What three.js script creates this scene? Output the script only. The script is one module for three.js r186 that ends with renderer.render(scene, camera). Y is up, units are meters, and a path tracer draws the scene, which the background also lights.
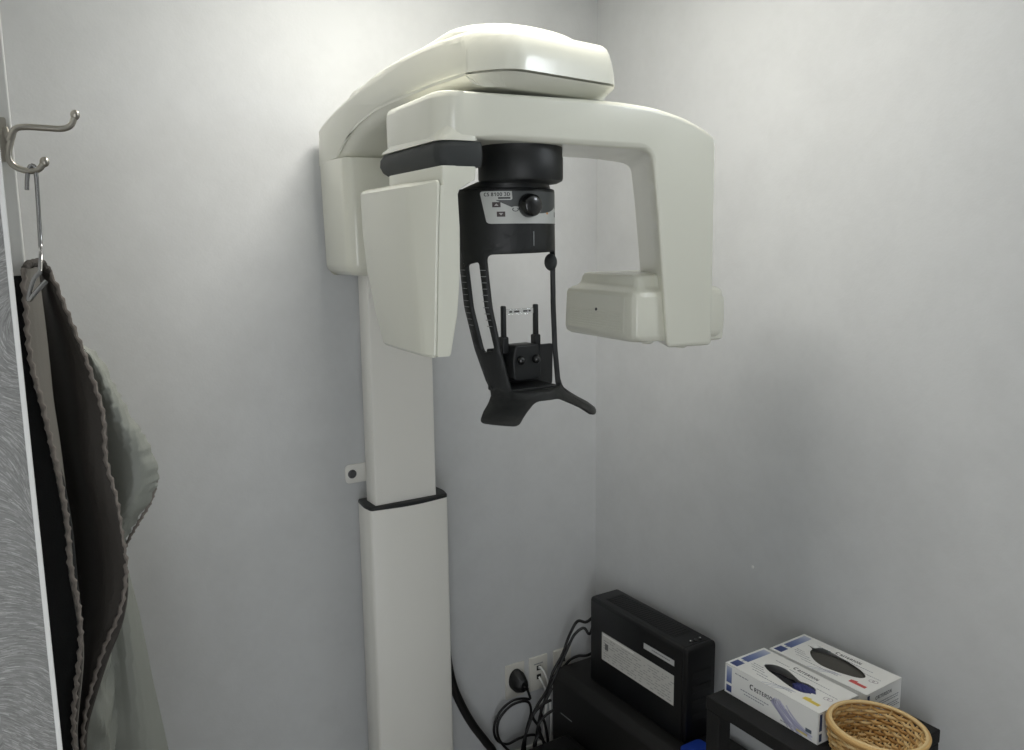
import * as THREE from 'three';
import { RoundedBoxGeometry } from 'three/addons/geometries/RoundedBoxGeometry.js';
import { mergeGeometries, toCreasedNormals } from 'three/addons/utils/BufferGeometryUtils.js';
import { TessellateModifier } from 'three/addons/modifiers/TessellateModifier.js';
import { RectAreaLightUniformsLib } from 'three/addons/lights/RectAreaLightUniformsLib.js';

// ------------------------------------------------------------------ camera, light, exposure
// world: the room corner behind the machine is the y axis; back wall z = 0, right wall x = 0
const scene = new THREE.Scene();
const renderer = new THREE.WebGLRenderer({ antialias: true });
renderer.toneMapping = THREE.LinearToneMapping;
renderer.toneMappingExposure = 1.14;
renderer.shadowMap.enabled = true;
scene.background = new THREE.Color(0x000000);
RectAreaLightUniformsLib.init();

const FOC = 850, CX = 512, CY = 375;
const camera = new THREE.PerspectiveCamera(2 * Math.atan(CY / FOC) * 180 / Math.PI, 1024 / 750, 0.05, 30);
camera.position.set(-1.647, 1.68, 2.13);
camera.rotation.order = 'YXZ';
camera.rotation.set(-9.085 * Math.PI / 180, -31.98 * Math.PI / 180, -0.7 * Math.PI / 180);
camera.updateMatrixWorld(true);

const CEIL = 2.51;
const FRONTFILL = 3.4; // added fill source behind the viewer, built as a glowing glass door
const DAYLIGHT = 10;   // small high window in the right wall, just outside the frame
const LIGHTS = [
  // x, z, width (x), length (z), intensity, label
  [-0.76, 0.71, 0.36, 0.36, 26.5, 'square white ceiling light panel right above the machine'],
];

// pixel of the photograph -> point on a plane of the room
function ray(px, py) { return new THREE.Vector3((px - CX) / FOC, -(py - CY) / FOC, -1).applyQuaternion(camera.quaternion); }
function hit(px, py, axis, v) {
  const d = ray(px, py), o = camera.position; const t = (v - o[axis]) / d[axis];
  return new THREE.Vector3(o.x + d.x * t, o.y + d.y * t, o.z + d.z * t);
}

// ------------------------------------------------------------------ helpers
let seed = 12345;
function rnd() { seed = (seed * 1664525 + 1013904223) >>> 0; return seed / 4294967296; }
const V = (x, y, z) => new THREE.Vector3(x, y, z);
const lerp = (a, b, t) => a + (b - a) * t;
const clamp = (x, a = 0, b = 1) => Math.min(b, Math.max(a, x));
const smooth = (a, b, x) => { const t = clamp((x - a) / (b - a)); return t * t * (3 - 2 * t); };
function table(rows, x) { // piecewise linear lookup on rows [x, v], x ascending
  if (x <= rows[0][0]) return rows[0][1];
  for (let i = 1; i < rows.length; i++) if (x <= rows[i][0]) return lerp(rows[i - 1][1], rows[i][1], (x - rows[i - 1][0]) / (rows[i][0] - rows[i - 1][0]));
  return rows[rows.length - 1][1];
}
const taken = {};
function numbered(n) { if (taken[n] === undefined) { taken[n] = 0; return n; } taken[n]++; return n + '_' + String(taken[n]).padStart(3, '0'); }
function mesh(name, geo, mat, parent, label) {
  const m = new THREE.Mesh(geo, mat); m.castShadow = true; m.receiveShadow = true;
  m.name = parent ? name : numbered(name);
  (parent || scene).add(m);
  if (label) m.userData.label = label;
  return m;
}
function tag(o, label, category, group) { o.userData.label = label; o.userData.category = category; if (group) o.userData.group = group; return o; }
function thing(name, label, category, pos = [0, 0, 0], group) {
  const g = new THREE.Group(); g.name = numbered(name); g.position.set(...pos); scene.add(g); return tag(g, label, category, group);
}
function sub(name, parent) { const g = new THREE.Group(); g.name = name; parent.add(g); return g; }
function structure(name, geo, mat) { const m = mesh(name, geo, mat); m.name = name; m.userData.kind = 'structure'; return m; }
function finish(pos, idx, crease = 0.6) {
  const g = new THREE.BufferGeometry(); g.setAttribute('position', new THREE.Float32BufferAttribute(pos, 3)); g.setIndex(idx);
  const o = toCreasedNormals(g, crease);
  const p = o.attributes.position, n = o.attributes.normal, uv = new Float32Array(p.count * 2);
  for (let i = 0; i < p.count; i++) { // box-projected uv in metres
    const ax = Math.abs(n.getX(i)), ay = Math.abs(n.getY(i)), az = Math.abs(n.getZ(i));
    if (ay >= ax && ay >= az) { uv[2 * i] = p.getX(i); uv[2 * i + 1] = p.getZ(i); } else if (ax >= az) { uv[2 * i] = p.getZ(i); uv[2 * i + 1] = p.getY(i); } else { uv[2 * i] = p.getX(i); uv[2 * i + 1] = p.getY(i); }
  }
  o.setAttribute('uv', new THREE.BufferAttribute(uv, 2));
  return o;
}
// polygon with rounded corners: points [a, b, radius]
function roundPoly(pts, n = 6) {
  const out = [], N = pts.length;
  for (let i = 0; i < N; i++) {
    const [x, y, r = 0] = pts[i]; if (!r) { out.push([x, y]); continue; }
    const a = pts[(i + N - 1) % N], b = pts[(i + 1) % N];
    let ux = a[0] - x, uy = a[1] - y, vx = b[0] - x, vy = b[1] - y; const lu = Math.hypot(ux, uy), lv = Math.hypot(vx, vy);
    ux /= lu; uy /= lu; vx /= lv; vy /= lv;
    const d = Math.min(r, lu * 0.49, lv * 0.49);
    for (let k = 0; k <= n; k++) { const t = k / n; out.push([x + ux * d * (1 - t) * (1 - t) + vx * d * t * t, y + uy * d * (1 - t) * (1 - t) + vy * d * t * t]); }
  }
  return out;
}
function ccw(pts) { let s = 0; for (let i = 0; i < pts.length; i++) { const a = pts[i], b = pts[(i + 1) % pts.length]; s += a[0] * b[1] - b[0] * a[1]; } return s > 0 ? pts : pts.slice().reverse(); }
// contour (a, b) swept along d from d0 to d1 with rounded rims; radius may vary along the contour
function bevelSweep(contour, d0, d1, { r = 0.01, r0, r1, steps = 5, map = (a, b, d) => [a, b, d], crease = 0.6, mid = 1, dir = null, flat = null } = {}) {
  const pts = ccw(contour), N = pts.length, fn = (q) => typeof q === 'function' ? q : () => q;
  const ra = fn(r0 ?? r), rb = fn(r1 ?? r);
  const nrm = pts.map((p, i) => {
    const a = pts[(i + N - 1) % N], b = pts[(i + 1) % N];
    let n1 = [p[1] - a[1], a[0] - p[0]], n2 = [b[1] - p[1], p[0] - b[0]];
    const l1 = Math.hypot(...n1) || 1, l2 = Math.hypot(...n2) || 1; n1 = n1.map(v => v / l1); n2 = n2.map(v => v / l2);
    let s = [n1[0] + n2[0], n1[1] + n2[1]]; const l = Math.hypot(...s) || 1; s = s.map(v => v / l);
    const c = Math.max(0.5, s[0] * n1[0] + s[1] * n1[1]); return [s[0] / c, s[1] / c];
  });
  if (dir) pts.forEach((p, i) => { const q = dir(p[0], p[1], nrm[i]); if (q) nrm[i] = q; });
  const layers = [];
  const layer = (f) => layers.push(pts.map((p, i) => { const [ins, d] = f(i, p); return [p[0] - nrm[i][0] * ins, p[1] - nrm[i][1] * ins, d]; }));
  for (let k = 0; k <= steps; k++) { const t = k / steps * Math.PI / 2; layer((i, p) => { const R = ra(p[0], p[1]); return [R * (1 - Math.sin(t)), d0 + R * (1 - Math.cos(t))]; }); }
  for (let k = 1; k < mid; k++) layer((i, p) => [0, lerp(d0 + ra(p[0], p[1]), d1 - rb(p[0], p[1]), mid > 8 ? (1 - Math.cos(Math.PI * k / mid)) / 2 : k / mid)]);
  for (let k = steps; k >= 0; k--) { const t = k / steps * Math.PI / 2; layer((i, p) => { const R = rb(p[0], p[1]); return [R * (1 - Math.sin(t)), d1 - R * (1 - Math.cos(t))]; }); }
  const pos = [], idx = [];
  for (const L of layers) for (const q of L) pos.push(...map(...q));
  for (let j = 0; j < layers.length - 1; j++) for (let i = 0; i < N; i++) {
    const a = j * N + i, b = j * N + (i + 1) % N, c = a + N, d = b + N; idx.push(a, b, d, a, d, c);
  }
  const cap = (L, base, flip) => {
    for (const [a, b, c] of THREE.ShapeUtils.triangulateShape(L.map(q => { const m = flat ? flat(map(...q)) : q; return new THREE.Vector2(m[0], m[1]); }), [])) flip ? idx.push(base + a, base + c, base + b) : idx.push(base + a, base + b, base + c);
  };
  cap(layers[0], 0, true); cap(layers[layers.length - 1], (layers.length - 1) * N, false);
  // orientation: keep the outside outside whatever the map's handedness
  const o = map(0, 0, 0), X = map(1e-3, 0, 0), Y = map(0, 1e-3, 0), Z = map(0, 0, 1e-3);
  const e = [X, Y, Z].map(v => v.map((q, i) => q - o[i]));
  const det = e[0][0] * (e[1][1] * e[2][2] - e[1][2] * e[2][1]) - e[0][1] * (e[1][0] * e[2][2] - e[1][2] * e[2][0]) + e[0][2] * (e[1][0] * e[2][1] - e[1][1] * e[2][0]);
  if (det < 0) for (let i = 0; i < idx.length; i += 3) { const t = idx[i + 1]; idx[i + 1] = idx[i + 2]; idx[i + 2] = t; }
  return finish(pos, idx, crease);
}
// closed rings of equal length joined from first to last, capped
function loft(rings, crease = 0.6, capped = true) {
  const N = rings[0].length, pos = [], idx = [];
  for (const L of rings) for (const q of L) pos.push(...q);
  for (let j = 0; j < rings.length - 1; j++) for (let i = 0; i < N; i++) { const a = j * N + i, b = j * N + (i + 1) % N, c = a + N, d = b + N; idx.push(a, b, d, a, d, c); }
  if (capped) for (const [j, flip] of [[0, true], [rings.length - 1, false]]) {
    const L = rings[j]; const c = [0, 1, 2].map(k => L.reduce((s, q) => s + q[k], 0) / N); const ci = pos.length / 3; pos.push(...c);
    for (let i = 0; i < N; i++) { const a = j * N + i, b = j * N + (i + 1) % N; flip ? idx.push(ci, b, a) : idx.push(ci, a, b); }
  }
  // flip when inside out
  let vol = 0; for (let i = 0; i < idx.length; i += 3) {
    const A = idx[i] * 3, B = idx[i + 1] * 3, C = idx[i + 2] * 3;
    vol += pos[A] * (pos[B + 1] * pos[C + 2] - pos[B + 2] * pos[C + 1]) - pos[A + 1] * (pos[B] * pos[C + 2] - pos[B + 2] * pos[C]) + pos[A + 2] * (pos[B] * pos[C + 1] - pos[B + 1] * pos[C]);
  }
  if (vol < 0) for (let i = 0; i < idx.length; i += 3) { const t = idx[i + 1]; idx[i + 1] = idx[i + 2]; idx[i + 2] = t; }
  return finish(pos, idx, crease);
}
function rbox(w, h, d, r = 0.004, seg = 2) { return new RoundedBoxGeometry(w, h, d, seg, Math.min(r, w / 2.01, h / 2.01, d / 2.01)); }
function boxAt(x0, x1, y0, y1, z0, z1, r = 0.004, seg = 2) { const g = rbox(x1 - x0, y1 - y0, z1 - z0, r, seg); g.translate((x0 + x1) / 2, (y0 + y1) / 2, (z0 + z1) / 2); return g; }
function plain(x0, x1, y0, y1, z0, z1) { const g = new THREE.BoxGeometry(x1 - x0, y1 - y0, z1 - z0); g.translate((x0 + x1) / 2, (y0 + y1) / 2, (z0 + z1) / 2); return g; }
function tube(points, r, seg = 60, rad = 8, closed = false) {
  return new THREE.TubeGeometry(new THREE.CatmullRomCurve3(points.map(p => p.isVector3 ? p : V(...p)), closed, 'centripetal'), seg, r, rad, closed);
}
function disc(r, h, bevel = 0.1, seg = 32) { // lathed button along +y, base at 0
  const b = h * bevel; return new THREE.LatheGeometry([[0, 0], [r, 0], [r, h - b], [r - b, h], [0, h]].map(p => new THREE.Vector2(...p)), seg);
}
// wall uv in metres
function metreUV(geo, s = 1) { const p = geo.attributes.position, n = geo.attributes.normal, uv = geo.attributes.uv; for (let i = 0; i < p.count; i++) { const ax = Math.abs(n.getX(i)), ay = Math.abs(n.getY(i)); if (ay > .7) uv.setXY(i, p.getX(i) * s, p.getZ(i) * s); else if (ax > .7) uv.setXY(i, p.getZ(i) * s, p.getY(i) * s); else uv.setXY(i, p.getX(i) * s, p.getY(i) * s); } return geo; }

// ------------------------------------------------------------------ textures
function canvasTex(w, h, draw, { repeat = null, srgb = true } = {}) {
  const c = document.createElement('canvas'); c.width = w; c.height = h; const g = c.getContext('2d'); draw(g, w, h);
  const t = new THREE.CanvasTexture(c); if (srgb) t.colorSpace = THREE.SRGBColorSpace; t.wrapS = t.wrapT = THREE.RepeatWrapping; t.anisotropy = 8;
  if (repeat) t.repeat.set(...repeat); return t;
}
function noiseTex(size, fn, { srgb = false, repeat = [1, 1] } = {}) {
  const d = new Uint8Array(size * size * 4);
  for (let y = 0; y < size; y++) for (let x = 0; x < size; x++) { const v = fn(x / size, y / size), i = (y * size + x) * 4; const a = Array.isArray(v) ? v : [v, v, v]; for (let k = 0; k < 3; k++) d[i + k] = clamp(a[k]) * 255; d[i + 3] = 255; }
  const t = new THREE.DataTexture(d, size, size); t.magFilter = THREE.LinearFilter; t.minFilter = THREE.LinearMipmapLinearFilter; t.generateMipmaps = true; t.wrapS = t.wrapT = THREE.RepeatWrapping;
  if (srgb) t.colorSpace = THREE.SRGBColorSpace; t.repeat.set(...repeat); t.needsUpdate = true; return t;
}
function tileNoise(n) { // smooth periodic value noise with n cells
  const g = []; for (let i = 0; i < n * n; i++) g.push(rnd());
  return (u, v) => { const x = u * n, y = v * n, i = Math.floor(x), j = Math.floor(y), fx = x - i, fy = y - j, sx = fx * fx * (3 - 2 * fx), sy = fy * fy * (3 - 2 * fy), at = (a, b) => g[((b % n + n) % n) * n + (a % n + n) % n]; return lerp(lerp(at(i, j), at(i + 1, j), sx), lerp(at(i, j + 1), at(i + 1, j + 1), sx), sy); };
}
const nA = tileNoise(5), nB = tileNoise(23), nC = tileNoise(97), nD = tileNoise(210);
const wallMap = noiseTex(512, (u, v) => { const k = 0.965 + 0.02 * nA(u, v) + 0.02 * nB(u, v) + 0.012 * nC(u, v); return [k, k, k]; }, { srgb: true, repeat: [0.7, 0.7] });
const wallBump = noiseTex(512, (u, v) => 0.35 * nC(u, v) + 0.5 * nD(u, v) + 0.15 * nB(u, v), { repeat: [1.6, 1.6] });
const fineBump = noiseTex(256, (u, v) => 0.5 * nC(u, v) + 0.5 * nD(u, v), { repeat: [6, 6] });

// ------------------------------------------------------------------ materials
const std = (o) => new THREE.MeshStandardMaterial(o), phy = (o) => new THREE.MeshPhysicalMaterial(o);
const M = {
  wall: std({ color: 0xc8cacb, map: wallMap, bumpMap: wallBump, bumpScale: 0.0002, roughness: 0.6 }),
  ceiling: std({ color: 0xdcdcd8, bumpMap: wallBump, bumpScale: 0.001, roughness: 0.9 }),
  floor: std({ color: 0xa29d93, map: wallMap, roughness: 0.5 }),
  trim: std({ color: 0xd9d9d6, roughness: 0.4 }),
  shell: phy({ color: 0xdfdfd2, roughness: 0.34, clearcoat: 0.55, clearcoatRoughness: 0.12 }),
  satin: std({ color: 0xe4e3dd, roughness: 0.42, bumpMap: fineBump, bumpScale: 0.00008 }),
  darkPlastic: std({ color: 0x4b4b4c, roughness: 0.7 }),
  rubber: std({ color: 0x2f3232, roughness: 0.62, bumpMap: fineBump, bumpScale: 0.0001 }),
  black: std({ color: 0x17191a, roughness: 0.5, bumpMap: fineBump, bumpScale: 0.0001 }),
  blackGloss: phy({ color: 0x101112, roughness: 0.25, clearcoat: 0.5, clearcoatRoughness: 0.1 }),
  mark: std({ color: 0x8b8e8e, roughness: 0.6 }),
  steel: std({ color: 0xa9a59c, metalness: 1, roughness: 0.32 }),
  chrome: std({ color: 0x9b9b9b, metalness: 1, roughness: 0.22 }),
  bolt: std({ color: 0x77777a, metalness: 0.9, roughness: 0.45 }),
  caseBlack: std({ color: 0x0d0c0b, roughness: 0.55, bumpMap: fineBump, bumpScale: 0.0001 }),
  upsBlack: std({ color: 0x090a0d, roughness: 0.42, bumpMap: fineBump, bumpScale: 0.00015 }),
  cord: std({ color: 0x0d0d0e, roughness: 0.45 }),
  cordWhite: std({ color: 0xe6e6e3, roughness: 0.5 }),
  plate: std({ color: 0xd2d0c8, roughness: 0.35 }),
  plateDark: std({ color: 0x23221f, roughness: 0.6 }),
  shelf: std({ color: 0x0b0b0b, roughness: 0.72, bumpMap: fineBump, bumpScale: 0.0002 }),
  blue: std({ color: 0x1f46b4, roughness: 0.5 }),
  wicker: std({ color: 0xcfa96d, roughness: 0.6 }),
  wickerPale: std({ color: 0xdcc08b, roughness: 0.6 }),
  wickerDark: std({ color: 0xa87f47, roughness: 0.65 }),
};

// ------------------------------------------------------------------ the room
const XL = -1.62, ZP = 1.25, XO = -2.75, ZF = 3.3; // left wall, end of the left wall, outer room
structure('floor', metreUV(plain(XO, 0, -0.1, 0, 0, ZF)), M.floor);
structure('ceiling', metreUV(plain(XO, 0, CEIL, CEIL + 0.1, 0, ZF)), M.ceiling);
structure('wall_back', metreUV(plain(XO - 0.1, 0.1, -0.1, CEIL + 0.1, -0.1, 0)), M.wall);
structure('wall_right', metreUV(plain(0, 0.1, -0.1, CEIL + 0.1, 0, ZF)), M.wall);
structure('wall_left', metreUV(plain(XO, XL, 0, CEIL, 0, ZP - 0.022)), M.wall);
structure('wall_side', metreUV(plain(XO - 0.1, XO, -0.1, CEIL + 0.1, 0, ZF)), M.wall);
structure('wall_front', metreUV(plain(XO - 0.1, 0.1, -0.1, CEIL + 0.1, ZF, ZF + 0.1)), M.wall);
{ const b = [[XL, -0.62]]; structure('baseboard_back', boxAt(XL, -0.001, 0.0005, 0.06, 0.0005, 0.012, 0.003), M.trim); structure('baseboard_right', boxAt(-0.0125, -0.0005, 0.0005, 0.09, 0.0125, ZF - 0.01, 0.003), M.trim); }
{ const t = disc(0.004, 0.0015, 0.4, 14); t.rotateZ(Math.PI / 2); t.translate(-0.0003, 0.827, 0.669); tag(mesh('wall_nail', t, M.cordWhite), 'tiny pale nail head in the right wall above the power supply', 'nail'); }
// casing on the left wall that carries the coat hook
structure('trim_1', boxAt(XL + 0.0005, -1.596, 0.001, CEIL - 0.001, 0.85, 0.965, 0.003), M.trim);

// laminate facing on the end of the left wall, with a pale edge strip
const laminate = canvasTex(1024, 2048, (g, w, h) => {
  g.fillStyle = '#7b7b79'; g.fillRect(0, 0, w, h);
  g.lineCap = 'round';
  for (let i = 0; i < 30000; i++) {
    const x = rnd() * w, y = rnd() * h;
    const a = 0.5 + 1.3 * Math.sin(x * 0.0061 + 1.7 * Math.sin(y * 0.0043)) + 1.1 * Math.cos(y * 0.0057 + x * 0.002);
    const l = 14 + rnd() * 26, lum = rnd() < 0.6 ? 150 + rnd() * 45 : 84 + rnd() * 26;
    g.strokeStyle = `rgba(${lum},${lum},${lum - 3},${0.25 + rnd() * 0.4})`; g.lineWidth = 1 + rnd() * 1.6;
    g.beginPath(); g.moveTo(x - Math.cos(a) * l / 2, y - Math.sin(a) * l / 2);
    g.quadraticCurveTo(x, y + (rnd() - 0.5) * 5, x + Math.cos(a + 0.2) * l / 2, y + Math.sin(a + 0.2) * l / 2); g.stroke();
  }
}, { repeat: [3.6, 1.8] });
M.laminate = std({ map: laminate, roughness: 0.55 });
{
  const t = thing('laminate_panel', 'grey laminate panel with brushed swirl pattern and white edge strip beside the aprons', 'panel', [0, 0, 0]);
  mesh('facing', metreUV(plain(XO + 0.002, XL - 0.0035, 0.002, CEIL - 0.002, ZP - 0.02, ZP)), M.laminate, t);
  mesh('edge_strip', boxAt(XL - 0.0035, XL + 0.001, 0.002, CEIL - 0.002, ZP - 0.02, ZP + 0.0015, 0.001), M.trim, t, 'white edge strip');
}

// unseen fill light added behind the viewer, shaped as a frosted glass door
{
  const x0 = -2.6, x1 = -1.8, y0 = 0.15, y1 = 2.05;
  const f = structure('added_door_1', mergeGeometries([boxAt(x0 - 0.09, x0, 0.002, y1 + 0.09, ZF - 0.045, ZF - 0.0005, 0.004), boxAt(x1, x1 + 0.09, 0.002, y1 + 0.09, ZF - 0.045, ZF - 0.0005, 0.004), boxAt(x0, x1, y1, y1 + 0.09, ZF - 0.045, ZF - 0.0005, 0.004), boxAt(x0, x1, 0.002, y0, ZF - 0.04, ZF - 0.0005, 0.004)]), M.trim);
  mesh('pane', plain(x0, x1, y0, y1, ZF - 0.016, ZF - 0.0008), std({ color: 0xdfe4e6, emissive: 0xeaf2ff, emissiveIntensity: FRONTFILL * 0.25, roughness: 0.4 }), f, 'glowing frosted pane added as soft fill light');
  const L = new THREE.RectAreaLight(new THREE.Color().setRGB(0.97, 0.985, 1), FRONTFILL, x1 - x0, y1 - y0); L.position.set((x0 + x1) / 2, (y0 + y1) / 2, ZF - 0.02); L.name = 'added_fill_light'; scene.add(L);
}
// small high window in the right wall, mirrored in the nose of the overhead arm
{
  const z0 = 1.36, z1 = 1.78, y0 = 2.12, y1 = 2.36;
  const f = structure('window_1', mergeGeometries([boxAt(-0.03, -0.0005, y0 - 0.04, y0, z0 - 0.04, z1 + 0.04, 0.003), boxAt(-0.03, -0.0005, y1, y1 + 0.04, z0 - 0.04, z1 + 0.04, 0.003), boxAt(-0.03, -0.0005, y0, y1, z0 - 0.04, z0, 0.003), boxAt(-0.03, -0.0005, y0, y1, z1, z1 + 0.04, 0.003)]), M.trim);
  mesh('pane', plain(-0.012, -0.0008, y0, y1, z0, z1), std({ color: 0xdfe4e6, emissive: 0xeaf2ff, emissiveIntensity: 2, roughness: 0.4 }), f, 'frosted pane bright with daylight');
  const L = new THREE.RectAreaLight(new THREE.Color().setRGB(0.9, 0.96, 1), DAYLIGHT, z1 - z0, y1 - y0); L.position.set(-0.016, (y0 + y1) / 2, (z0 + z1) / 2); L.rotation.set(0, Math.PI / 2, 0); L.name = 'window_light'; scene.add(L);
}
// ceiling light panels
for (const [x, z, w, l, I, lb] of LIGHTS) {
  const t = thing('ceiling_light', lb, 'ceiling light', [x, CEIL, z]);
  const fr = [boxAt(-w / 2 - 0.02, -w / 2, -0.02, -0.0005, -l / 2 - 0.02, l / 2 + 0.02, 0.002), boxAt(w / 2, w / 2 + 0.02, -0.02, -0.0005, -l / 2 - 0.02, l / 2 + 0.02, 0.002), boxAt(-w / 2, w / 2, -0.02, -0.0005, -l / 2 - 0.02, -l / 2, 0.002), boxAt(-w / 2, w / 2, -0.02, -0.0005, l / 2, l / 2 + 0.02, 0.002)];
  mesh('frame', mergeGeometries(fr), M.trim, t);
  mesh('diffuser', plain(-w / 2, w / 2, -0.012, -0.001, -l / 2, l / 2), std({ color: 0xffffff, emissive: 0xfff6e6, emissiveIntensity: 1.0, roughness: 0.6 }), t);
  const L = new THREE.RectAreaLight(new THREE.Color().setRGB(1, 0.965, 0.9), I, w, l); L.position.set(x, CEIL - 0.016, z); L.rotation.set(-Math.PI / 2, 0, 0); L.name = 'panel_light'; scene.add(L);
}

// ------------------------------------------------------------------ the imaging machine
const machine = thing('panoramic_xray_machine', 'large white panoramic dental x-ray machine on a wall column with black chin support', 'x-ray machine', [0, 0, 0]);
{
  // telescopic column
  const lower = sub('lower_column', machine);
  const lowC = roundPoly([[-0.852, 0.085, 0.004], [-0.859, 0.14, 0.01], [-0.855, 0.177, 0.008], [-0.745, 0.195, 0.06], [-0.636, 0.178, 0.008], [-0.627, 0.14, 0.01], [-0.631, 0.085, 0.004]], 5);
  const YL = 1.002;
  mesh('column_shell', bevelSweep(lowC, 0.002, YL, { r: 0.0015, steps: 2, map: (a, b, d) => [a, d, b] }), M.satin, lower);
  mesh('collar', bevelSweep(lowC.map(([a, b]) => [lerp(-0.748, a, 1.004), lerp(0.13, b, 1.004)]), YL - 0.0005, YL + 0.0095, { r0: 0.001, r1: 0.005, map: (a, b, d) => [a, d, b] }), M.black, lower, 'black plastic collar');
  mesh('base_plate', bevelSweep(roundPoly([[-0.92, 0.02, 0.03], [-0.92, 0.3, 0.05], [-0.6, 0.3, 0.05], [-0.6, 0.02, 0.03]]), 0.001, 0.018, { r: 0.004, map: (a, b, d) => [a, d, b] }), M.satin, lower);
  mesh('upper_column', bevelSweep(roundPoly([[-0.838, 0.110, 0.003], [-0.838, 0.170, 0.004], [-0.665, 0.170, 0.004], [-0.665, 0.110, 0.003]], 4), YL - 0.05, 1.75, { r: 0.001, steps: 1, map: (a, b, d) => [a, d, b] }), M.satin, machine);
  const br = sub('wall_bracket', machine);
  mesh('tab', bevelSweep(roundPoly([[-0.854, 1.031, 0.014], [-0.854, 1.083, 0.014], [-0.68, 1.083, 0.006], [-0.68, 1.031, 0.006]]), 0.0008, 0.006, { r: 0.001, steps: 2 }), M.satin, br);
  mesh('arm', boxAt(-0.79, -0.73, 1.034, 1.08, 0.005, 0.112, 0.002), M.satin, br);
  const bolt = new THREE.CylinderGeometry(0.009, 0.0095, 0.008, 6); bolt.rotateX(Math.PI / 2); bolt.translate(-0.835, 1.057, 0.009);
  const washer = new THREE.CylinderGeometry(0.012, 0.012, 0.002, 24); washer.rotateX(Math.PI / 2); washer.translate(-0.835, 1.057, 0.0065);
  mesh('bolt', mergeGeometries([bolt, washer]), M.bolt, br, 'steel wall bolt');

  // sliding carriage at the top of the column
  mesh('carriage', bevelSweep(roundPoly([[-0.902, 0.045, 0.012], [-0.902, 0.225, 0.04], [-0.605, 0.225, 0.04], [-0.605, 0.045, 0.012]], 8), 1.597, 1.872, { r0: 0.028, r1: 0.001, steps: 6, map: (a, d2, d) => [lerp(-0.755, a, 0.965 + 0.035 * smooth(1.6, 1.87, d)), d, d2 - 0.012 * (1 - smooth(1.6, 1.85, d)) * smooth(.1, .22, d2)] }), M.shell, machine);

  // fixed overhead arm: side profile (z, y) swept across x
  const seam = [[0.045, 1.864], [0.165, 1.874], [0.187, 1.888], [0.226, 1.909], [0.287, 1.933], [0.36, 1.949], [0.42, 1.957], [0.554, 1.962], [0.7, 1.965], [0.875, 1.964]];
  const topL = [[0.045, 1.952], [0.068, 1.962], [0.14, 1.982], [0.215, 1.999], [0.281, 2.013], [0.392, 2.032], [0.498, 2.041], [0.622, 2.044], [0.75, 2.042], [0.855, 2.036]];
  const curve = (rows, z) => { // smooth lookup
    return table(rows, z);
  };
  const zs = (a, b, n) => Array.from({ length: n }, (_, i) => lerp(a, b, i / (n - 1)));
  const smoothRows = (rows, n) => new THREE.CatmullRomCurve3(rows.map(([z, y]) => V(z, y, 0)), false, 'centripetal').getPoints(n).map(p => [p.x, p.y]);
  const seamS = [...[seam[0]], ...smoothRows(seam.slice(1), 48)], topS = smoothRows(topL, 40);
  const XA = -0.902, XB = -0.566, XM = (XA + XB) / 2;
  const warpArm = (z, y, x) => {
    const k = 1 - 0.05 * smooth(1.96, 2.05, y) - 0.0;                         // slight draft towards the top
    const tilt = (x - (-0.87)) * 0.17 * smooth(0.5, 0.86, z);                 // the nose sweeps back on its far side
    const draft = 0.005 * smooth(1.97, 2.045, y) * smooth(0.75, 0.86, z);
    const corner = (q, R) => q < R ? R * Math.pow(1 - q / R, 2.3) : 0; // rounded nose corners in plan
    const nose = (corner(Math.max(0, x - XA), 0.085) + corner(Math.max(0, XB - x), 0.05)) * smooth(0.6, 0.86, z);
    return [lerp(XM, x, k), y, z - tilt - draft - nose];
  };
  const warpCap = (z, y, x) => { const k = 1 - 0.05 * smooth(1.96, 2.05, y); return [lerp(XM, x, k), y, z - (x + 0.87) * 0.17 * smooth(0.5, 0.86, z) - 0.012]; };
  const arm = sub('overhead_arm', machine);
  const armC = [...seamS, [0.8745, 1.985], [0.873, 2.006], [0.8695, 2.02], [0.864, 2.03], ...topS.slice().reverse()];
  const armR = (z, y) => { const t = table(topS, Math.min(z, 0.85)); return lerp(0.0025, 0.016, smooth(t - 0.03, t - 0.006, y)); };
  mesh('cover_shell', bevelSweep(armC, XA, XB, { r0: armR, r1: armR, steps: 6, map: warpArm, crease: 0.9, mid: 40 }), M.shell, arm);
  // lower tray under the seam: a real 3 mm gap, closed further in by a core of the same plastic
  const off = (rows, d) => rows.map((p, i) => { const a = rows[Math.max(0, i - 1)], b = rows[Math.min(rows.length - 1, i + 1)]; const tx = b[0] - a[0], ty = b[1] - a[1], l = Math.hypot(tx, ty); return [p[0] + ty / l * d, p[1] - tx / l * d]; });
  const inner = seamS.slice(1);
  const trayTop = off(inner, 0.0038), trayBot = off(inner, 0.024);
  mesh('core', bevelSweep([...off(inner, -0.004), ...off(inner, 0.012).reverse()].map(([z, y]) => [Math.min(z, 0.855), y]), XA + 0.014, XB - 0.014, { r: 0.001, steps: 1, map: warpArm, mid: 40 }), M.shell, arm);
  const trayC = [...trayTop.map(([z, y]) => [Math.min(z, 0.873), y]), ...trayBot.reverse().map(([z, y]) => [Math.min(z, 0.84), y])];
  mesh('lower_tray', bevelSweep(trayC, XA + 0.001, XB - 0.001, { r: (z, y) => y < table(seamS, z) - 0.012 ? 0.036 : 0.0015, steps: 6, map: warpArm, mid: 40, crease: 0.7 }), M.shell, arm);
  // raised top cap
  const capC = roundPoly([[-0.888, 0.22, 0.05], [-0.888, 0.855, 0.17], [-0.59, 0.842, 0.24], [-0.59, 0.22, 0.05]], 14);
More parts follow.
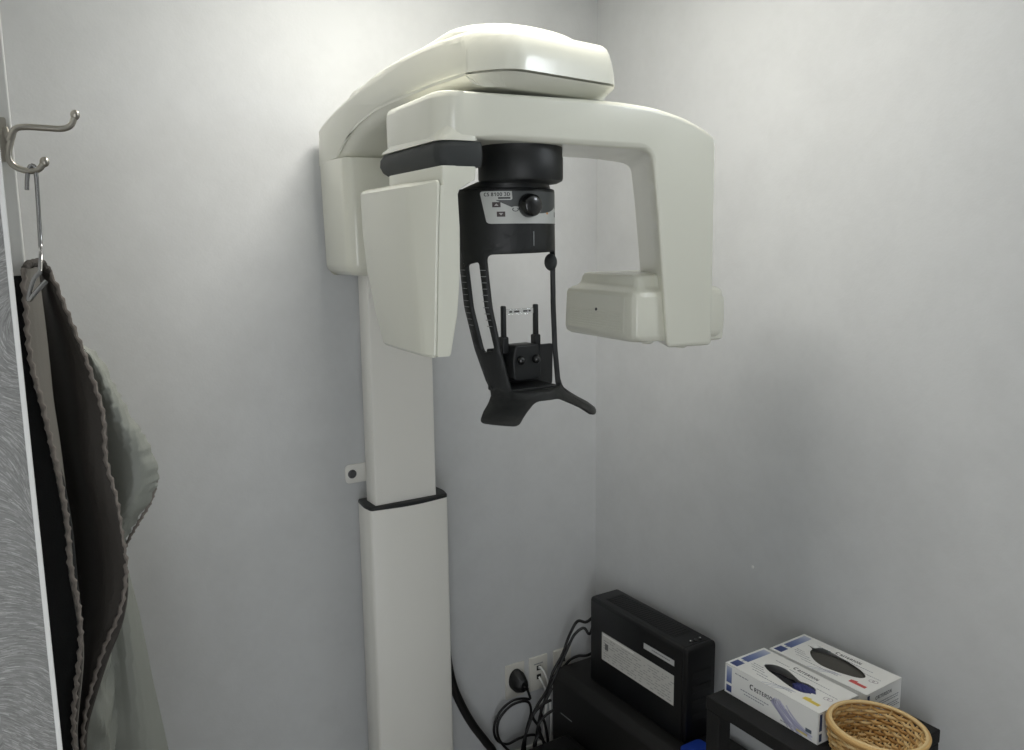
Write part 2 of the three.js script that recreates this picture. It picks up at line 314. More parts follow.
  mesh('top_cap', bevelSweep(capC, -0.012, 0.016, { r0: 0.001, r1: (x, z) => lerp(0.01, 0.022, smooth(0.3, 0.6, z)), steps: 6, mid: 1, map: (x, z, d) => { const y = table(topS, clamp(z, 0.05, 0.8)) - 0.002 + d - 0.010 * (1 - smooth(0.24, 0.5, z)); return warpCap(z, y, lerp(XM, x, 1.06)); }, crease: 0.7 }), M.shell, arm);
}
// rotating gantry, in its own frame: u along the beam, w towards the viewer
const AX = [-0.752, 0.73], TURN = 4 * Math.PI / 180;
const gantry = sub('gantry', machine); gantry.position.set(AX[0], 0, AX[1]); gantry.rotation.y = -TURN;
{
  const c = roundPoly([[-0.205, 1.852, 0.006], [-0.06, 1.852, 0.02], [0.236, 1.847, 0.028], [0.252, 1.74, 0.05], [0.283, 1.458, 0.012], [0.402, 1.456, 0.012], [0.399, 1.86, 0.0], [0.394, 1.878, 0.006], [0.374, 1.89, 0.02], [0.32, 1.9105, 0.02], [0.25, 1.9255, 0.03], [0.16, 1.932, 0.04], [-0.205, 1.934, 0.02]], 8);
  const map = (u, y, w) => {
    const innerLeg = smooth(1.852, 1.84, y) * smooth(0.39, 0.3, u) * smooth(0.2, 0.24, u);
    const back = clamp((0.1 - w) / 0.21);
    const wide = smooth(-0.06, -0.2, u) * back * -0.07;
    return [u + innerLeg * back * 0.10 + (u < -0.15 ? back * 0.004 : 0), y, w + wide];
  };
  mesh('beam_and_leg', bevelSweep(c, -0.11, 0.1, { r0: 0.012, r1: (u, y) => u < -0.15 ? 0.04 : (y < 1.853 && u < 0.24) ? 0.012 : 0.009, steps: 7, map, mid: 3, crease: 0.55, flat: (m) => [m[0], m[1]], dir: (u, y, n) => u < -0.15 ? [-1, y > 1.93 ? 0.2 : 0] : null }), M.shell, gantry);
  // flared neck above the rubber ring
  const foot = (e, y, back = -0.15, rc = 0.028, uR = -0.133) => roundPoly([[-0.203 - e, 0.1 + e * .3, rc], [-0.203 - e, back - e, 0.02], [uR + e * .2, back - e, 0.02], [uR + e * .2, 0.1 + e * .3, 0.012]], 6).map(([u, w]) => [u, y, w]);
  mesh('neck', loft([foot(-0.012, 1.88, -0.15, 0.06), foot(-0.006, 1.868, -0.16, 0.056), foot(0.0, 1.857, -0.175, 0.045), foot(0.003, 1.851, -0.195, 0.032), foot(0.003, 1.8475, -0.2, 0.03)], 0.9), M.shell, gantry);
  mesh('rubber_ring', loft([foot(-0.004, 1.847, -0.19, 0.028, -0.124), foot(0.001, 1.8455, -0.196, 0.028, -0.124), foot(0.005, 1.836, -0.202, 0.028, -0.124), foot(0.006, 1.824, -0.202, 0.028, -0.124), foot(0.003, 1.812, -0.196, 0.028, -0.124), foot(-0.002, 1.8045, -0.186, 0.028, -0.124)], 0.9), M.rubber, gantry, 'dark grey rubber ring');
  // detector box below the ring
  const det = sub('detector_head', gantry);
  const fl = (e, y, uR) => roundPoly([[-0.203 - e, 0.1 + e, 0.006], [-0.203 - e, -0.17, 0.015], [uR, -0.17, 0.015], [uR, 0.1 + e, 0.004]], 5).map(([u, w]) => [u, y, w]);
  mesh('flange', loft([fl(-0.001, 1.805, -0.139), fl(0.0, 1.803, -0.138), fl(0.0, 1.783, -0.140), fl(0, 1.776, -0.153), fl(0, 1.766, -0.17), fl(0, 1.755, -0.174)], 0.5), M.shell, det);
  const sec = (y, uR, uS, uC, wC, uL, wB, e = 0) => roundPoly([[uS + 0.0008, 0.1 - e, 0.002], [uS - 0.004, 0.1 - e, 0.012], [uC + e, wC, 0.012], [uL + e, wC - 0.02, 0.012], [uL + e, wB + e, 0.008], [uS + 0.0008, wB + e, 0.004]], 4).map(([u, w]) => [u, y, w]);
  const ladder = [[1.781, -0.208, -0.233, 0.008, -0.236, -0.232, 0.007], [1.778, -0.208, -0.234, 0.012, -0.236, -0.241, 0.002], [1.773, -0.208, -0.235, 0.02, -0.237, -0.243, 0], [1.70, -0.212, -0.236, 0.034, -0.238, -0.236, 0], [1.62, -0.216, -0.237, 0.05, -0.239, -0.213, 0], [1.55, -0.219, -0.237, 0.062, -0.239, -0.177, 0], [1.482, -0.222, -0.237, 0.075, -0.238, -0.133, 0], [1.477, -0.222, -0.236, 0.073, -0.237, -0.128, 0.003]];
  mesh('housing', loft(ladder.map(([y, uS, uC, wC, uL, wB, e]) => sec(y, 0, uS, uC, wC, uL, wB, e)), 0.35), M.shell, det);
  mesh('front_panel', loft([[1.772, -0.208, -0.173], [1.70, -0.212, -0.17], [1.62, -0.216, -0.1715], [1.55, -0.219, -0.178], [1.4815, -0.2215, -0.192], [1.478, -0.221, -0.194]].map(([y, uS, uR], i) => roundPoly([[uR, 0.0995, 0.006], [uS + 0.0019, 0.0995, 0.0015], [uS + 0.0019, -0.13 - 0.1 * smooth(1.5, 1.75, y), 0.003], [uR, -0.13 - 0.1 * smooth(1.5, 1.75, y), 0.006]], 4).map(([u, w]) => [u, y, w])), 0.5), M.shell, det);
  mesh('inner_wall', loft([[1.77, -0.208], [1.48, -0.222]].map(([y, uS]) => [[uS - 0.002, y, 0.085], [uS + 0.006, y, 0.085], [uS + 0.006, y, -0.1], [uS - 0.002, y, -0.1]])), M.shell, det);

  // tube head on the leg
  const tubeHead = sub('tube_head', gantry);
  const rect = (u0, u1, w0, w1, r, y) => { if (u0 < 0.3) { u0 += 0.028; w0 -= 0.046; } return  roundPoly([[u0, w1, r], [u0, w0, Math.min(r, 0.012)], [u1, w0, 0.012], [u1, w1, 0.012]], 8).map(([u, w]) => [u, y, w]); };
  mesh('housing', loft([
    rect(0.194, 0.435, -0.128, 0.078, 0.03, 1.471), rect(0.187, 0.44, -0.135, 0.083, 0.03, 1.476), rect(0.184, 0.443, -0.137, 0.085, 0.03, 1.486), rect(0.184, 0.443, -0.131, 0.085, 0.03, 1.562),
    rect(0.187, 0.442, -0.129, 0.083, 0.028, 1.569), rect(0.193, 0.438, -0.124, 0.077, 0.026, 1.574), rect(0.202, 0.43, -0.115, 0.068, 0.022, 1.578), rect(0.206, 0.428, -0.108, 0.064, 0.02, 1.584), rect(0.208, 0.427, -0.104, 0.062, 0.02, 1.597), rect(0.211, 0.424, -0.1, 0.059, 0.02, 1.6035), rect(0.218, 0.418, -0.094, 0.053, 0.018, 1.606)], 0.75), M.shell, tubeHead);
  // faceplate with its grid of small ridges, on the side that faces the detector
  const pm = (a, b, d) => [0.2125 - d, b, a];
  mesh('faceplate', bevelSweep(roundPoly([[-0.164, 1.487, 0.008], [0.05, 1.487, 0.004], [0.05, 1.5635, 0.004], [-0.16, 1.5635, 0.008]]), 0, 0.0012, { r: 0.0004, steps: 1, map: pm }), M.shell, tubeHead);
  const ridges = []; for (let j = 0; j < 8; j++) for (let i = 0; i < 30; i++) { const b = new THREE.BoxGeometry(0.0018, 0.0014, 0.0046); b.translate(0.2111, 1.492 + j * 0.0052, -0.152 + i * 0.0066); ridges.push(b); }
  { const r = mesh('ridges', mergeGeometries(ridges), M.shell, tubeHead); r.userData.kind = 'stuff'; }
  { const b = disc(0.0032, 0.002); b.rotateZ(Math.PI / 2); b.translate(0.2116, 1.531, -0.05); mesh('button', b, M.darkPlastic, tubeHead, 'small dark button'); }
  mesh('rear_cover', loft([rect(0.40, 0.47, -0.12, 0.05, 0.012, 1.459), rect(0.396, 0.474, -0.12, 0.054, 0.014, 1.463), rect(0.396, 0.478, -0.12, 0.054, 0.014, 1.5), rect(0.396, 0.476, -0.12, 0.054, 0.014, 1.55), rect(0.398, 0.468, -0.12, 0.05, 0.014, 1.562), rect(0.4, 0.45, -0.115, 0.045, 0.012, 1.575)], 0.7), M.shell, tubeHead);
  for (const [u, w] of [[0.27, 0.05], [0.35, 0.06]]) { const d = disc(0.012, 0.008, 0.3); d.rotateX(Math.PI); d.translate(u, u > 0.3 ? 1.459 : 1.472, w); mesh('foot_knob', d, M.shell, tubeHead); }
}
// patient support hanging on the axis
const support = sub('patient_support', machine);
{
  const RT = [[1.335, 0.15], [1.346, 0.142], [1.357, 0.128], [1.37, 0.104], [1.385, 0.083], [1.397, 0.0765], [1.466, 0.0845], [1.55, 0.094], [1.63, 0.098], [1.80, 0.099]];
  const ZT = [[1.335, 0.73], [1.39, 0.727], [1.466, 0.70], [1.55, 0.678], [1.63, 0.67], [1.80, 0.665]];
  const SX = AX[0] + 0.004;
  const at = (deg, y, dr = 0) => { const a = deg * Math.PI / 180, r = table(RT, y) + dr; return V(SX + Math.sin(a) * r, y, table(ZT, y) + Math.cos(a) * r); };
  const DEG = 0.0016; // metres per degree used to lay the sheet out flat
  const P = (d, y) => new THREE.Vector2(d * DEG, y);
  const sh = new THREE.Shape();
  const outline = roundPoly([[-95, 1.775, 2], [-97, 1.47, 2], [-90, 1.405, 3], [-74, 1.378, 3], [-66, 1.343, 3], [-36, 1.341, 3], [-31, 1.359, 4], [-18, 1.377, 5], [18, 1.377, 5], [31, 1.359, 4], [36, 1.341, 3], [64, 1.343, 3], [66, 1.39, 3], [64, 1.47, 2], [62, 1.64, 2], [66, 1.66, 2], [70, 1.775, 2]].map(([d, y, r]) => [d * DEG, y, r * 0.0025]), 5);
  sh.setFromPoints(outline.map(p => new THREE.Vector2(...p)));
  const hole = (pts) => { const h = new THREE.Path(); h.setFromPoints(roundPoly(pts.map(([d, y, r]) => [d * DEG, y, r]), 6).map(p => new THREE.Vector2(...p))); sh.holes.push(h); };
  hole([[-53, 1.651, 0.012], [-48, 1.395, 0.006], [47, 1.395, 0.006], [48, 1.655, 0.012]]);
  for (const s of [-1]) hole([[s * 82, 1.632, 0.008], [s * 62, 1.638, 0.008], [s * 58, 1.47, 0.008], [s * 80, 1.463, 0.012]]);
  let g = new THREE.ExtrudeGeometry(sh, { depth: 0.006, bevelEnabled: true, bevelThickness: 0.002, bevelSize: 0.002, bevelOffset: -0.002, bevelSegments: 2, curveSegments: 8 });
  g = new TessellateModifier(0.012, 7).modify(g);
  const p = g.attributes.position;
  for (let i = 0; i < p.count; i++) { const v = at(p.getX(i) / DEG, p.getY(i), p.getZ(i) - 0.006); p.setXYZ(i, v.x, v.y, v.z); }
  g.deleteAttribute('normal'); g.deleteAttribute('uv');
  const cg = toCreasedNormals(g, 0.7);
  { const uv = new Float32Array(cg.attributes.position.count * 2); for (let i = 0; i < uv.length / 2; i++) { uv[2 * i] = cg.attributes.position.getX(i); uv[2 * i + 1] = cg.attributes.position.getY(i); } cg.setAttribute('uv', new THREE.BufferAttribute(uv, 2)); }
  mesh('frame', cg, M.black, support);
  // solid head above the frame, and the turning drum
  const ring = (r, y, cz, sx = 1) => Array.from({ length: 48 }, (_, i) => { const a = i / 48 * Math.PI * 2; return [SX + Math.sin(a) * r * sx, y, cz + Math.cos(a) * r]; });
  mesh('drum', loft([ring(0.080, 1.853, 0.73), ring(0.080, 1.832, 0.73), ring(0.081, 1.83, 0.73), ring(0.081, 1.792, 0.73), ring(0.079, 1.788, 0.73), ring(0.072, 1.784, 0.727)], 0.5), M.black, support);
  mesh('control_head', loft([ring(0.07, 1.789, 0.70), ring(0.082, 1.781, 0.683), ring(0.090, 1.775, 0.672), ring(0.0955, 1.768, 0.667), ring(0.0945, 1.70, 0.667), ring(0.092, 1.664, 0.668), ring(0.086, 1.657, 0.668)].map(L => L.map(([x, y, z]) => [x, y, Math.max(z, 0.635)])), 0.6), M.black, support);
  // printed control label
  const labelTex = canvasTex(1024, 512, (c, w, h) => {
    c.fillStyle = '#17191a'; c.fillRect(0, 0, w, h);
    c.fillStyle = '#c3c5c2'; c.beginPath(); c.moveTo(40, 20); c.lineTo(w - 40, 20); c.quadraticCurveTo(w - 10, 20, w - 14, 60); c.lineTo(w - 60, h - 50); c.quadraticCurveTo(w - 68, h - 14, w - 110, h - 14); c.lineTo(110, h - 14); c.quadraticCurveTo(70, h - 14, 60, h - 50); c.lineTo(8, 60); c.quadraticCurveTo(6, 20, 40, 20); c.fill();
    c.fillStyle = '#4c4f4f'; c.beginPath(); c.moveTo(300, 20); c.lineTo(w - 60, 20); c.lineTo(w - 110, 200); c.quadraticCurveTo(w - 230, 350, 520, 350); c.quadraticCurveTo(420, 350, 300, 260); c.lineTo(150, 150); c.lineTo(285, 150); c.quadraticCurveTo(304, 148, 304, 120); c.fill();
    c.fillStyle = '#2a2c2d'; c.font = 'bold 74px sans-serif'; c.fillText('CS 8100 3D', 42, 92, 245); c.fillRect(176, 108, 110, 26);
    const key = (x, y, up) => { c.fillStyle = '#3a2f2f'; c.fillRect(x, y, 76, 76); c.fillStyle = '#b5b2b0'; c.beginPath(); if (up) { c.moveTo(x + 38, y + 20); c.lineTo(x + 58, y + 54); c.lineTo(x + 18, y + 54); } else { c.moveTo(x + 38, y + 56); c.lineTo(x + 58, y + 22); c.lineTo(x + 18, y + 22); } c.fill(); };
    key(120, 180, true); key(160, 320, false);
    c.fillStyle = '#c3c5c2'; c.beginPath(); c.arc(330, 290, 46, 0, 7); c.fill(); c.strokeStyle = '#44474a'; c.lineWidth = 9; c.beginPath(); c.arc(330, 290, 26, -0.9, 4.1); c.stroke();
    c.strokeStyle = '#9a9d9c'; c.lineWidth = 5; c.beginPath(); c.moveTo(432, 130); c.lineTo(418, 240); c.stroke();
    c.fillStyle = '#c98b3a'; c.beginPath(); c.arc(448, 330, 22, 0, 7); c.fill(); c.beginPath(); c.arc(690, 345, 16, 0, 7); c.fill();
    c.fillStyle = '#3a3c3c'; c.fillRect(880, 190, 42, 80); c.fillRect(860, 320, 42, 80);
  });
  const lg = []; { const pos = [], uv = [], idx = [], n = 40; for (let i = 0; i <= n; i++) for (let j = 0; j <= 1; j++) { const v = at(lerp(-58, 63, i / n), lerp(1.707, 1.771, j), 0.0026); pos.push(v.x, v.y, v.z); uv.push(i / n, j); } for (let i = 0; i < n; i++) { const a = i * 2; idx.push(a, a + 2, a + 3, a, a + 3, a + 1); } const q = new THREE.BufferGeometry(); q.setAttribute('position', new THREE.Float32BufferAttribute(pos, 3)); q.setAttribute('uv', new THREE.Float32BufferAttribute(uv, 2)); q.setIndex(idx); q.computeVertexNormals(); lg.push(q); }
  const cp = sub('control_panel', support);
  mesh('printed_label', lg[0], std({ map: labelTex, roughness: 0.45 }), cp, 'grey and white printed control label');
  const kn = new THREE.LatheGeometry([[0, 0], [0.0225, 0], [0.0225, 0.004], [0.0215, 0.008], [0.020, 0.017], [0.0165, 0.0205], [0.009, 0.0225], [0, 0.023]].map(q => new THREE.Vector2(...q)), 40); kn.rotateX(Math.PI / 2); { const v = at(-4, 1.742, 0.002); kn.translate(v.x, v.y, v.z); } mesh('knob', kn, M.blackGloss, cp, 'round black knob');
  { const q = []; const v0 = at(2, 1.70, 0.0025); q.push(plain(v0.x - 0.0008, v0.x + 0.0008, 1.667, 1.694, v0.z - 0.001, v0.z + 0.0003)); mesh('centre_mark', q[0], M.mark, cp); }
  // scale marks on the ribs
  for (const s of [-1]) for (const [a, b] of [[83, 94], [54, 61]]) {
    const bars = []; for (let k = 0; k < 10; k++) { const y = 1.622 - k * 0.0118; const A = at(s * a, y, 0.0016), B = at(s * b, y, 0.0016); const t = new THREE.TubeGeometry(new THREE.CatmullRomCurve3([A, at(s * (a + b) / 2, y, 0.0017), B]), 4, 0.0009, 4); bars.push(t); }
    mesh('scale_marks', mergeGeometries(bars), M.mark, support);
  }
  { const b = new THREE.SphereGeometry(0.017, 20, 14); b.scale(0.6, 1, 1); const v = at(46, 1.634, -0.006); b.translate(v.x, v.y, v.z); mesh('side_knob', b, M.rubber, support); }
  // chin rest filling the lower opening
  const chin = sub('chin_rest', support);
  const zc = (y) => table(ZT, y) + table(RT, y);
  const zF = zc(1.43) - 0.055;
  mesh('recess_plate', bevelSweep(roundPoly([[SX - 0.062, 1.385, 0.004], [SX + 0.088, 1.385, 0.004], [SX + 0.09, 1.468, 0.004], [SX - 0.064, 1.468, 0.004]]), zF - 0.04, zF - 0.031, { r: 0.002, steps: 2 }), M.black, chin);
  mesh('recess_floor', boxAt(SX - 0.055, SX + 0.052, 1.389, 1.396, zF - 0.035, zF + 0.04, 0.002), M.black, chin);
  mesh('block', bevelSweep(roundPoly([[SX - 0.032, 1.405, 0.012], [SX + 0.03, 1.405, 0.012], [SX + 0.033, 1.448, 0.006], [SX + 0.026, 1.476, 0.006], [SX - 0.028, 1.476, 0.006], [SX - 0.035, 1.448, 0.006]]), zF - 0.03, zF + 0.012, { r: 0.004 }), M.black, chin);
  for (const s of [-1, 1]) { const k = new THREE.SphereGeometry(0.009, 16, 12); k.translate(SX + s * 0.018, 1.447, zF + 0.014); mesh('clamp_knob', k, M.blackGloss, chin); }
  for (const s of [-1, 1]) {
    mesh('post', bevelSweep(roundPoly([[SX + s * 0.0375 - 0.0045, 1.462, 0.001], [SX + s * 0.0375 + 0.0045, 1.462, 0.001], [SX + s * 0.0375 + 0.004, 1.552, 0.003], [SX + s * 0.0375 - 0.004, 1.552, 0.003]]), zF - 0.022, zF - 0.012, { r: 0.0015, steps: 2 }), M.black, chin);
    mesh('post_foot', boxAt(SX + s * 0.0375 - 0.007, SX + s * 0.0375 + 0.007, 1.458, 1.492, zF - 0.026, zF - 0.008, 0.003), M.black, chin);
  }
  const clear = phy({ color: 0xf4f6f6, transmission: 1, thickness: 0.002, ior: 1.45, roughness: 0.08 });
  mesh('bite_bar', boxAt(SX - 0.034, SX + 0.034, 1.534, 1.545, zF - 0.019, zF - 0.015, 0.0015), clear, chin, 'clear plastic bite bar');
  const bits = []; for (const [x, w] of [[-0.022, 0.006], [-0.008, 0.012], [0.012, 0.01], [0.022, 0.005]]) bits.push(plain(SX + x - w / 2, SX + x + w / 2, 1.538, 1.5415, zF - 0.0148, zF - 0.0143)); mesh('bar_marks', mergeGeometries(bits), M.darkPlastic, chin);
}
// supply hose from the column into the floor box
tag(mesh('supply_hose', (() => { const pts = [[-0.60, 0.55, 0.075], [-0.595, 0.475, 0.075], [-0.578, 0.39, 0.075], [-0.55, 0.315, 0.076], [-0.515, 0.245, 0.078], [-0.478, 0.185, 0.08], [-0.45, 0.13, 0.085], [-0.475, 0.06, 0.10], [-0.5, 0.014, 0.115]]; return tube(pts, 0.0125, 160, 14); })(), M.cord), 'thick black supply hose curving from the white column to the floor', 'hose');

// ------------------------------------------------------------------ outlets and cords on the back wall
function wallPlate(x0, label) {
  const t = thing('outlet_plate', label, 'wall outlet', [x0 + 0.035, 0.30, 0], 'wall plates on the back wall');
  const g = bevelSweep(roundPoly([[-0.035, -0.057, 0.003], [0.035, -0.057, 0.003], [0.035, 0.057, 0.003], [-0.035, 0.057, 0.003]]), 0.0005, 0.006, { r0: 0.0005, r1: 0.003, steps: 3 });
  mesh('plate', g, M.plate, t); return t;
}
{
  const a = wallPlate(-0.357, 'white wall outlet plate holding the black power plug');
  mesh('socket', bevelSweep(roundPoly([[-0.0165, -0.034, 0.003], [0.0165, -0.034, 0.003], [0.0165, 0.034, 0.003], [-0.0165, 0.034, 0.003]]), 0.0055, 0.0075, { r: 0.0008, steps: 1 }), M.plate, a);
  const b = wallPlate(-0.268, 'white data outlet plate with two white network cords');
  for (const y of [0.018, -0.012]) mesh('data_port', plain(-0.008, 0.008, y - 0.008, y + 0.008, 0.005, 0.0068), M.plateDark, b);
  mesh('port_label', plain(-0.018, 0.016, 0.031, 0.0345, 0.0055, 0.0064), M.mark, b);
  const c = wallPlate(-0.174, 'white wall outlet plate behind the black power supply cords');
  mesh('socket', bevelSweep(roundPoly([[-0.0165, -0.034, 0.003], [0.0165, -0.034, 0.003], [0.0165, 0.034, 0.003], [-0.0165, 0.034, 0.003]]), 0.0055, 0.0075, { r: 0.0008, steps: 1 }), M.plate, c);
  mesh('slot', plain(-0.009, 0.009, 0.012, 0.024, 0.0072, 0.008), M.plateDark, c);
  // plug with coiled cord
  const p = thing('power_plug', 'black power plug in the outlet with a looping black cord', 'plug', [-0.322, 0.305, 0.0078]);
  const body = loft([[0.000, 0.026, 0.036], [0.014, 0.026, 0.036], [0.02, 0.023, 0.032], [0.032, 0.018, 0.024], [0.038, 0.013, 0.017]].map(([z, rx, ry]) => Array.from({ length: 24 }, (_, i) => { const q = i / 24 * Math.PI * 2; return [Math.cos(q) * rx + z * 0.25, Math.sin(q) * ry - z * 0.25, z]; })), 0.6);
  mesh('plug_body', body, M.cord, p);
  const w = (px, py, z) => { const v = hit(px, py, 'z', z); return V(v.x + 0.322, v.y - 0.305, v.z - 0.0078); };
  mesh('strain_relief', tube([[0.006, -0.008, 0.03], [0.014, -0.016, 0.044], w(526, 688, 0.055)], 0.006, 12, 10), M.cord, p);
  mesh('cord', tube([w(526, 687, 0.053), w(529, 694, 0.052), w(530, 699, 0.05), w(524, 698.5, 0.046), w(512, 701, 0.046), w(500, 712, 0.046), w(494, 728, 0.046), w(497, 740, 0.046), w(507, 744, 0.046), w(520, 738, 0.046), w(535, 735, 0.046), w(546, 745, 0.046), w(549, 765, 0.046)], 0.0042, 140, 8), M.cord, p);
  const tagc = (o, l, grp) => tag(o, l, 'cable', grp);
  const W = (px, py, z) => hit(px, py, 'z', z);
  tagc(mesh('power_cable', tube([W(535, 775, 0.066), W(520, 757, 0.066), W(508, 750, 0.066), W(498, 736, 0.066), W(499, 720, 0.066), W(512, 705, 0.066), W(528, 702, 0.066), W(531, 712, 0.066), W(527, 728, 0.068), W(525, 745, 0.072), W(526, 775, 0.076)], 0.0042, 140, 8), M.cord), 'black cable making the inner loop below the plug');
  tagc(mesh('power_cable', tube([V(-0.12, 0.535, 0.162), W(586, 622, 0.13), W(578, 621, 0.105), W(570, 634, 0.094), W(562, 655, 0.09), W(553, 672, 0.088), W(547, 690, 0.088), W(537, 706, 0.088), W(530, 722, 0.088), W(523, 745, 0.088), W(520, 775, 0.088)], 0.0048, 120, 8), M.cord), 'upper black cable running from the power supply down past the outlets');
  tagc(mesh('power_cable', tube([V(-0.13, 0.505, 0.162), W(589, 634, 0.14), W(584, 628, 0.125), W(575, 634, 0.112), W(566, 652, 0.106), W(556, 674, 0.103), W(548, 692, 0.102), W(541, 712, 0.102), W(536, 740, 0.102), W(534, 775, 0.102)], 0.0048, 120, 8), M.cord), 'lower black cable running from the power supply down past the outlets');
  tagc(mesh('power_cable', tube([V(-0.10, 0.42, 0.162), W(588, 655, 0.12), W(578, 656, 0.075), W(570, 660, 0.045), W(563, 668, 0.03), V(-0.139, 0.30, 0.014)], 0.0045, 60, 8), M.cord), 'short black cable arching from the power supply to the right outlet');
  tagc(mesh('network_cable', tube([V(-0.233, 0.318, 0.0075), W(540, 667, 0.026), W(544, 672, 0.032), W(548, 682, 0.034), W(549, 694, 0.034), W(551, 715, 0.034), W(550, 770, 0.034)], 0.0038, 70, 8), M.cordWhite), 'upper white network cable curving down from the data plate');
  tagc(mesh('network_cable', tube([V(-0.233, 0.288, 0.0075), W(541, 680, 0.016), W(544, 686, 0.019), W(547, 695, 0.02), W(545, 715, 0.02), W(541, 770, 0.02)], 0.0038, 70, 8), M.cordWhite), 'lower white network cable dropping from the data plate');
  tagc(mesh('power_cable', tube([W(552, 688, 0.115), W(547, 698, 0.116), W(541, 710, 0.117), W(545, 724, 0.117), W(548, 745, 0.117), W(545, 775, 0.117)], 0.0045, 70, 8), M.cord), 'black cable bundled against the tower side below the data plate');
  tagc(mesh('power_cable', tube([W(551, 700, 0.13), W(542, 705, 0.13), W(533, 716, 0.13), W(540, 730, 0.13), W(534, 745, 0.13), W(538, 775, 0.13)], 0.0045, 70, 8), M.cord), 'black cable crossing the bundle beneath the white network cables');
  tagc(mesh('power_cable', tube([W(553, 710, 0.143), W(545, 716, 0.143), W(538, 726, 0.143), W(543, 740, 0.143), W(548, 775, 0.143)], 0.0045, 70, 8), M.cord), 'lowest black cable beside the tower corner');
  // black strip on the floor
  const ps = thing('adapter_box', 'black adapter box on the floor before the coiled cables', 'adapter', [-0.345, 0, 0.21]);
  mesh('body', boxAt(-0.105, 0.12, 0.002, 0.165, -0.055, 0.07, 0.008), M.caseBlack, ps);
  mesh('socket_face', boxAt(-0.09, 0.1, 0.1645, 0.168, -0.04, 0.055, 0.0015), M.cord, ps);
}

